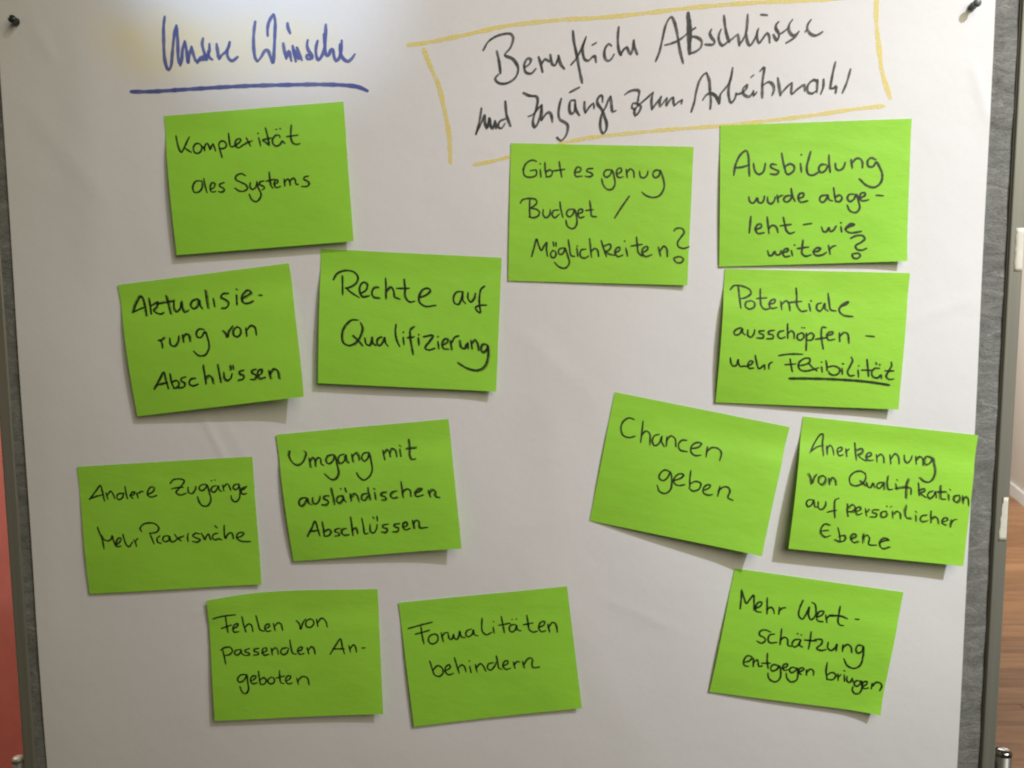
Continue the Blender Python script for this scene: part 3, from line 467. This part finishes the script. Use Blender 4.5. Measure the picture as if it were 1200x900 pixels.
 {'id': 9, 'pale': False, 'bow': 0, 'label': "green sticky note reading 'Ausbildung wurde abgeleht - wie weiter?' in the upper right", 'o': (0.24597, 1.65056, 0.02442), 'size': (0.2218, 0.1636), 'quad': [(0.0, 0.0), (0.2218, 0.0), (0.2155, 0.16429), (-0.00269, 0.16356)], 'lift': (1, 6, 3, 0, 3), 'retrace': 0, 'w': 2.82, 'words': ['151 578 174 457 236 340 302 299 325 363 329 481 334 594/163 492 243 488 337 464/383 450 398 533 438 576 492 556 512 507 521 454/649 473 592 465 582 494 631 527 678 552 650 583 577 578/713 343 731 456 758 559/744 500 810 468 857 500 843 558 779 589 750 555/929 469 940 566/938 366 944 371/1050 335 1022 427 1001 524 1021 596 1076 608 1136 578/1229 493 1166 491 1140 539 1165 581 1215 561 1243 509/1260 382 1261 479 1274 581/1334 483 1338 536 1373 563 1423 539 1447 477/1516 444 1530 543/1522 488 1582 431 1629 444 1649 488 1647 541/1803 454 1750 431 1710 461 1714 525 1770 533 1809 480 1843 534 1879 633 1859 723 1790 771 1701 749 1611 669', '326 836 336 886 370 909 406 878 424 845 436 895 476 908 502 871 508 832/544 843 550 903 590 922 624 885 634 846/656 823 671 907/660 867 699 833 723 829/807 832 749 846 735 889 769 908 815 876 827 829/819 754 835 833 863 901/908 873 964 848 964 814 922 815 902 865 928 913 1012 902', '1230 843 1166 854 1152 899 1186 926 1232 886 1247 843 1260 897 1299 912/1314 763 1325 840 1337 914/1331 874 1384 848 1412 883 1385 923 1335 919/1547 842 1493 846 1474 891 1504 927 1553 897 1573 845 1607 938 1616 1008 1573 1056 1503 1034 1472 969/1616 891 1678 862 1678 833 1636 835 1614 889 1652 924 1720 913/1810 865 1890 873', '349 1060 339 1153 329 1252/409 1213 471 1187 465 1153 429 1158 401 1205 429 1261 503 1254/540 1072 550 1170 561 1263/555 1214 600 1171 646 1193 666 1257/729 1082 749 1176 769 1246 809 1274 859 1259/692 1180 819 1169/965 1176 1058 1165', '1174 1210 1197 1265 1233 1266 1261 1219 1277 1268 1316 1249 1344 1206/1400 1214 1408 1276/1397 1167 1403 1173/1445 1242 1504 1216 1558 1196 1524 1181 1475 1211 1457 1254 1504 1289 1637 1278', '545 1468 563 1523 599 1520 629 1477 647 1517 689 1513 703 1473/729 1496 781 1476 785 1450 749 1453 721 1500 749 1543 803 1537/823 1473 837 1536/857 1407 863 1413/959 1358 949 1452 947 1511 989 1545 1053 1531/895 1452 1023 1438/1079 1498 1138 1488 1164 1459 1122 1451 1081 1496 1108 1539 1188 1535 1233 1507/1257 1428 1275 1530/1267 1476 1307 1440 1340 1433', '1514 1353 1574 1327 1653 1328 1676 1367 1633 1405 1570 1443 1583 1483 1642 1497 1696 1477/1587 1527 1534 1541 1544 1583 1593 1591 1625 1558 1597 1529 1569 1534']},
 {'id': 10, 'pale': False, 'bow': 0, 'label': "green sticky note reading 'Potentiale ausschöpfen - mehr Flexibilität' with the last word underlined", 'o': (0.25465, 1.48456, -0.03048), 'size': (0.2185, 0.16), 'quad': [(0.0, -0.0), (0.21851, 0.0), (0.21182, 0.16187), (-0.00366, 0.15999)], 'lift': (2, 9, 9, 0, 1.2), 'retrace': 0, 'w': 2.63, 'words': ['73 244 114 197 215 200 310 245 319 285 259 333 194 348/165 194 182 328 201 457/314 370 263 387 255 438 301 469 357 445 365 395 320 366/429 228 432 343 447 433 494 468 539 457/387 342 507 331/540 407 603 383 609 349 564 358 538 405 565 453 630 443/676 369 690 466/683 412 737 360 770 385 788 476/854 208 865 312 871 413 923 479 988 471/764 381 925 362/1013 390 1033 474/1034 351 1041 357/1159 376 1114 391 1105 444 1141 474 1180 436 1199 381 1207 446 1242 469/1236 259 1252 364 1274 454 1334 467/1389 413 1459 383 1484 352 1438 368 1389 411 1374 462 1422 513 1538 529', '211 691 157 713 128 750 150 780 200 763 228 703 234 752 266 775/294 716 297 781 335 802 369 759 375 714/488 721 429 731 434 751 480 770 481 805 402 809/609 712 545 728 540 755 593 768 599 806 525 816/722 716 667 731 655 782 691 808 741 790/765 634 768 719 774 804/770 753 809 714 843 737 850 806/942 735 892 757 888 807 926 823 965 785 955 743 928 735/934 673 940 676/962 672 968 676/993 740 997 835 998 941/1001 768 1044 733 1084 762 1059 815 1003 821/1224 666 1180 663 1170 730 1182 831 1202 919/1104 808 1178 794 1243 785/1248 760 1306 737 1307 716 1263 721 1236 759 1260 811 1331 803/1385 725 1394 826/1390 769 1439 719 1482 732 1502 843', '1698 753 1796 759', '104 1055 113 1111 141 1152 181 1140 197 1073 205 1119 233 1155 273 1148 304 1153/308 1142 353 1126 376 1094 340 1085 317 1127 335 1173 386 1168/397 1017 416 1093 452 1175 496 1143 515 1127 519 1183/565 1115 569 1172/566 1136 584 1100 604 1094', '676 1013 751 998 852 989 959 990/814 1048 829 1124 849 1200/758 1118 818 1114 884 1107/921 1127 1001 1110 1049 1078 1042 1037 986 1039 928 1081 916 1132 944 1177 1005 1189 1075 1174 1160 1146/1040 1098 1083 1143 1141 1183/1192 1135 1203 1196/1186 1076 1193 1080/1240 1057 1252 1113 1260 1178/1262 1136 1340 1120 1407 1155 1400 1202 1346 1230 1289 1210 1279 1187/1434 1145 1442 1215/1436 1089 1450 1094/1538 1008 1554 1049 1525 1124 1501 1190 1531 1232 1581 1226/1624 1159 1634 1243/1626 1108 1633 1112/1723 1031 1737 1128 1751 1230/1665 1160 1784 1159/1874 1134 1820 1135 1785 1183 1807 1238 1862 1246 1896 1208 1903 1254/1830 1065 1837 1088/1872 1085 1878 1094/2007 1056 2014 1093 1985 1158 1957 1225 1990 1261 2045 1255/1940 1160 2040 1159', '=3.6 819 1284 1071 1278 1434 1282 1757 1300 1997 1330']}, {'id': 11, 'pale': False, 'bow': 0, 'label': "tilted green sticky note reading 'Chancen geben'", 'o': (0.12487, 1.33788, -0.20435), 'size': (0.2162, 0.1616), 'quad': [(0.0, -0.0), (0.21625, -0.0), (0.21253, 0.15801), (0.00299, 0.16163)], 'lift': (0, 20, 2, 0, 3), 'retrace': 0, 'w': 2.44, 'words': ['299 280 234 276 173 337 165 419 206 495 283 509 352 478/411 281 423 399 434 538/426 455 469 390 518 411 550 546/634 399 582 426 569 496 606 543 652 511 672 418 679 474 724 532/733 406 748 523/739 451 776 389 833 411 862 504/977 403 918 415 888 474 920 532 1010 537/1049 490 1129 457 1162 408 1106 403 1052 451 1052 525 1106 562 1180 545/1238 431 1245 553/1239 491 1290 430 1365 424 1414 462 1415 564', '857 817 787 808 742 862 740 916 793 939 837 896 862 823 896 915 905 1019 856 1085 780 1078 736 1008/925 911 1001 862 1024 821 978 814 926 867 924 931 977 960 1060 934/1098 753 1106 851 1125 946/1118 914 1179 868 1248 881 1239 950 1172 989 1115 961/1295 957 1357 909 1365 877 1319 885 1288 940 1301 985 1363 1000 1410 982/1478 865 1476 989/1470 929 1524 865 1584 861 1609 904 1600 980 1664 1000']},
 {'id': 12, 'pale': True, 'bow': 0, 'label': "green sticky note 'Anerkennung von Qualifikation auf persönlicher Ebene' reaching over the right paper edge", 'o': (0.35239, 1.30709, -0.11143), 'size': (0.2104, 0.1603), 'quad': [(0.0, -0.0), (0.21043, 0.0), (0.20994, 0.1582), (-0.00047, 0.16032)], 'lift': (16, 16, 3, 0, 1.2), 'retrace': 1, 'w': 2.07, 'words': ['131 415 178 293 240 190 266 187 272 304 291 437/139 404 202 352 275 324/321 325 332 422/327 363 365 314 394 342 415 424/452 388 505 355 503 326 466 332 452 380 479 425 524 409/553 331 569 424/560 373 595 331/654 249 668 344 686 447/678 333 755 310 752 355 706 390 766 435 809 444/811 412 869 378 863 350 824 360 806 410 840 443 895 432/928 363 940 451/934 401 973 359 1010 379 1023 453/1092 346 1112 454/1106 397 1149 334 1188 360 1208 444/1260 338 1271 402 1307 427 1345 374 1353 339/1399 334 1412 426/1407 378 1444 329 1480 345 1494 429/1587 337 1521 322 1501 377 1528 423 1577 389 1597 336 1623 415 1641 505 1616 592 1569 628 1506 613 1464 582', '132 669 159 712 187 785 202 728 227 672/305 676 255 702 257 763 301 785 334 745 333 694 294 677/380 701 400 777/389 737 420 689 451 712 468 776', '818 603 748 578 668 608 627 674 650 743 714 759 789 719 824 644 806 594/760 691 842 746/834 704 855 753 892 762 917 702 937 757/1034 684 983 699 967 742 1002 761 1039 714 1050 682 1065 767/1094 602 1092 688 1114 760 1165 756/1189 684 1204 752/1198 634 1205 639/1336 607 1318 674 1320 756 1325 842/1196 749 1312 720 1382 721/1385 729 1388 794/1458 645 1473 729 1482 794/1474 740 1540 708 1551 735 1502 767 1571 811/1644 721 1597 742 1586 789 1618 812 1661 770 1672 724 1692 797/1729 645 1738 730 1754 803 1805 805/1687 726 1797 713/1835 746 1844 815/1843 686 1850 691/1950 737 1897 758 1896 805 1935 823 1966 777 1956 737/1996 738 2008 827/2008 786 2037 742 2062 766 2079 844', '212 983 157 989 137 1033 166 1073 207 1035 222 984 243 1062 268 1066/277 993 289 1068 332 1082 367 1029 369 983/523 930 480 955 477 1048 499 1170/403 1109 456 1087 511 1075', '637 986 643 1072 661 1136/647 1024 695 985 732 1022 695 1069 652 1073/744 1064 802 1035 793 1005 756 1017 744 1062 780 1101 823 1079/854 1016 876 1104/865 1064 900 1021/1021 1017 949 1027 945 1052 999 1067 998 1098 923 1112/1109 1025 1059 1040 1059 1087 1098 1100 1129 1064 1111 1027/1107 963 1113 967/1153 969 1160 972/1186 1013 1199 1092/1197 1051 1234 1012 1273 1028 1286 1093/1350 934 1342 1021 1365 1082 1425 1084/1467 1034 1476 1103/1460 988 1467 995/1593 1024 1539 1037 1524 1084 1557 1107 1610 1090/1648 963 1651 1028 1661 1103/1658 1056 1691 1024 1726 1041 1745 1104/1795 1080 1849 1051 1836 1024 1795 1041 1791 1095 1838 1117/1897 1042 1897 1129/1902 1087 1927 1038 1961 1028', '457 1262 398 1251 355 1310 363 1372 417 1410 476 1385/363 1343 437 1322/552 1285 583 1369 600 1444/585 1383 647 1366 662 1412 603 1448 534 1426/721 1397 776 1364 766 1332 725 1347 716 1396 757 1439 810 1417/861 1324 868 1436/862 1374 916 1337 945 1371 943 1444 1040 1444/1073 1412 1138 1376 1180 1367 1129 1350 1081 1388 1082 1450 1123 1479 1202 1448']},
 {'id': 13, 'pale': False, 'bow': 0, 'label': "green sticky note reading 'Mehr Wertschätzung entgegen bringen' in the lower right", 'o': (0.27392, 1.11819, -0.14352), 'size': (0.2094, 0.1606), 'quad': [(0.0, 0.0), (0.20938, 0.0), (0.20413, 0.15531), (-0.00588, 0.16056)], 'lift': (2, 8, 2, 0, 7), 'retrace': 0, 'w': 2.63, 'words': ['126 255 138 361 145 494/132 265 174 356 210 416 248 356 283 302 303 392 317 487/329 466 389 423 399 378 355 383 334 431 344 496 407 500/455 312 468 401 483 511/477 458 514 420 551 443 572 494/622 407 627 495/626 458 657 413 696 401', '894 280 871 375 871 472 920 512 961 436 984 353 989 454 1030 504 1076 434 1068 366 1046 305 1007 287/1091 462 1151 425 1169 379 1121 384 1092 438 1108 502 1176 507/1194 418 1224 508/1213 466 1242 419 1372 403/1354 286 1353 387 1354 472 1382 513 1428 514/1243 423 1376 403 1463 423/1558 413 1604 411', '562 730 484 713 431 742 432 785 500 815 514 850 469 885 408 865/612 749 557 768 546 834 578 865 659 847/691 672 697 780 701 871/699 817 738 770 782 789 800 863 844 872/933 767 868 787 846 845 882 875 929 833 944 771 941 842 980 860/891 701 898 704/938 709 945 712/1054 652 1058 758 1056 872/988 767 1132 758/1114 739 1197 732 1205 779 1153 851 1219 866 1266 846/1280 751 1285 821 1332 848 1373 807 1388 756 1393 841/1463 755 1469 840/1464 796 1513 740 1561 765 1583 832/1704 732 1647 728 1624 777 1654 830 1701 798 1709 737 1726 860 1710 977 1645 1027 1558 1007 1500 925', '299 1158 366 1124 384 1077 327 1068 293 1123 304 1191 363 1202/405 1091 420 1198/414 1143 454 1100 490 1183 528 1166/566 1002 576 1093 605 1192/515 1135 619 1120/726 1137 658 1134 634 1184 660 1215 715 1183 735 1136 769 1230 763 1308 714 1349 634 1316 610 1249/784 1164 835 1121 831 1099 792 1110 779 1162 815 1185 845 1170/950 1137 892 1132 866 1171 893 1202 941 1171 958 1131 981 1220 972 1287 911 1319 851 1273 833 1216/985 1182 1038 1141 1034 1119 997 1127 978 1181 1021 1205/1073 1135 1086 1204/1083 1169 1117 1122 1160 1137 1169 1191', '1309 1009 1314 1124 1346 1223/1329 1170 1388 1123 1441 1148 1415 1210 1337 1220/1463 1129 1479 1213/1476 1169 1499 1134/1540 1128 1557 1211/1529 1076 1537 1081/1577 1144 1587 1202 1625 1214 1643 1160 1663 1205/1749 1176 1693 1183 1680 1231 1715 1250 1750 1209 1758 1170 1782 1248 1762 1328 1710 1346 1667 1300 1671 1261/1776 1240 1826 1208 1830 1170 1788 1183 1774 1227 1812 1263 1859 1246/1893 1182 1894 1252/1900 1222 1941 1160 1998 1169 2015 1199 2000 1257']}]
for i, nt in enumerate(NOTES):
    ox, oz, th = nt['o']; W, H = nt['size']; C4 = nt['quad']; lift = nt['lift']
    ca, sa = cos(th), sin(th)
    root = empty('sticky_note', (ox, 0, oz))
    tag(root, nt['label'], 'sticky note', 'green sticky notes on the white paper')
    def surf(x, y, h, ca=ca, sa=sa, ox=ox, oz=oz, W=W, H=H, lift=lift, nt=nt):
        X, Z = x*ca+y*sa, x*sa-y*ca          # local x to the right, y downwards
        wx, wz = ox+X, oz+Z
        return (X, -(paper_h(wx, wz)+note_h(x/W, y/H, lift, nt['id'])+h), Z)
    nu, nv = 44, 36; vs, fs = [], []
    for lay in (0, 1):
        for j in range(nv+1):
            for k in range(nu+1):
                u, v = k/nu, j/nv
                x = (1-v)*((1-u)*C4[0][0]+u*C4[1][0])+v*((1-u)*C4[3][0]+u*C4[2][0])
                y = (1-v)*((1-u)*C4[0][1]+u*C4[1][1])+v*((1-u)*C4[3][1]+u*C4[2][1])
                y -= nt['bow']*2.6*u*(1-u)**1.6*2*(1-v)**2
                vs.append(surf(x, y, -.00022*lay))
    n1 = (nu+1)*(nv+1)
    for j in range(nv):
        for k in range(nu):
            a = j*(nu+1)+k; fs.append((a+nu+1, a+nu+2, a+1, a)); fs.append((n1+a, n1+a+1, n1+a+nu+2, n1+a+nu+1))
    rim = [k for k in range(nu+1)]+[j*(nu+1)+nu for j in range(1, nv+1)]+[nv*(nu+1)+k for k in range(nu-1, -1, -1)]+[j*(nu+1) for j in range(nv-1, 0, -1)]
    s0 = len(vs); nr = len(rim); vs += [vs[a] for a in rim]+[vs[n1+a] for a in rim]
    for a in range(nr): fs.append((s0+a, s0+(a+1) % nr, s0+nr+(a+1) % nr, s0+nr+a))
    mesh('note_sheet', vs, fs, NMAT[i % 2], root, True)
    for w in nt['words']:
        ink = Ink(surf); wd = nt['w']*1e-3; dark = []
        for st in w.split('/'):
            b, pts = parse(st, 1e-4); ww = b*1e-3 if b else wd
            dark.append((pts, ww)); ink.stroke(pts, ww, ww*.9, .6, .0014, .08)
        ink.build('handwriting', M_PEN3 if nt['pale'] else M_PEN, root)
        if nt['retrace']:
            ink2 = Ink(surf); ink2.h = .00010
            for pts, ww in dark:
                dx, dy = random.uniform(.0004, .0016)*random.choice((-1, 1, 1)), random.uniform(.0003, .0013)*random.choice((1, 1, -1))
                p2 = [(x+dx*nt['retrace']+random.uniform(-.0004, .0004), y+dy*nt['retrace']+random.uniform(-.0004, .0004)) for x, y in pts]
                ink2.stroke(p2, ww*.95, ww*.75, .6, .0014, .12)
            ink2.build('retraced_handwriting', M_PEN2, root)

# ------------------------------------------------------------------ push pins
def pin(x, z, mat, label, tilt=(0, 0)):
    r = empty('push_pin', (x, -paper_h(x, z), z)); tag(r, label, 'push pin', 'push pins in the upper paper corners')
    head = [(.0012, 0), (.0041, .0003), (.0044, .0012), (.0036, .0024), (.0026, .0042), (.0027, .0058), (.0039, .0078), (.0046, .0094), (.0044, .0108), (.0034, .0119), (.0018, .0125), (.0003, .0127)]
    v, f = lathe(head, 24); M = Matrix.Rotation(radians(90), 3, 'X') 
    T = Matrix.Rotation(tilt[0], 3, 'X') @ Matrix.Rotation(tilt[1], 3, 'Z')
    v = [tuple(T @ (M @ Vector((a, b, c+.0015)))) for a, b, c in v]
    mesh('pin_head', v, f, mat, r, True)
    v, f = lathe([(.0005, -.012), (.0006, .003)], 10)
    v = [tuple(T @ (M @ Vector(q))) for q in v]
    mesh('needle', v, f, M_CHROME, r, True)
pin(PINS[0][0], PINS[0][1], simple('dark_green_plastic', (.022, .034, .027), .32), 'dark green push pin in the upper left corner of the paper', (0, .1))
pin(PINS[1][0], PINS[1][1], simple('grey_plastic', (.13, .145, .14), .35), 'grey push pin in the upper right corner of the paper', (0, -.05))
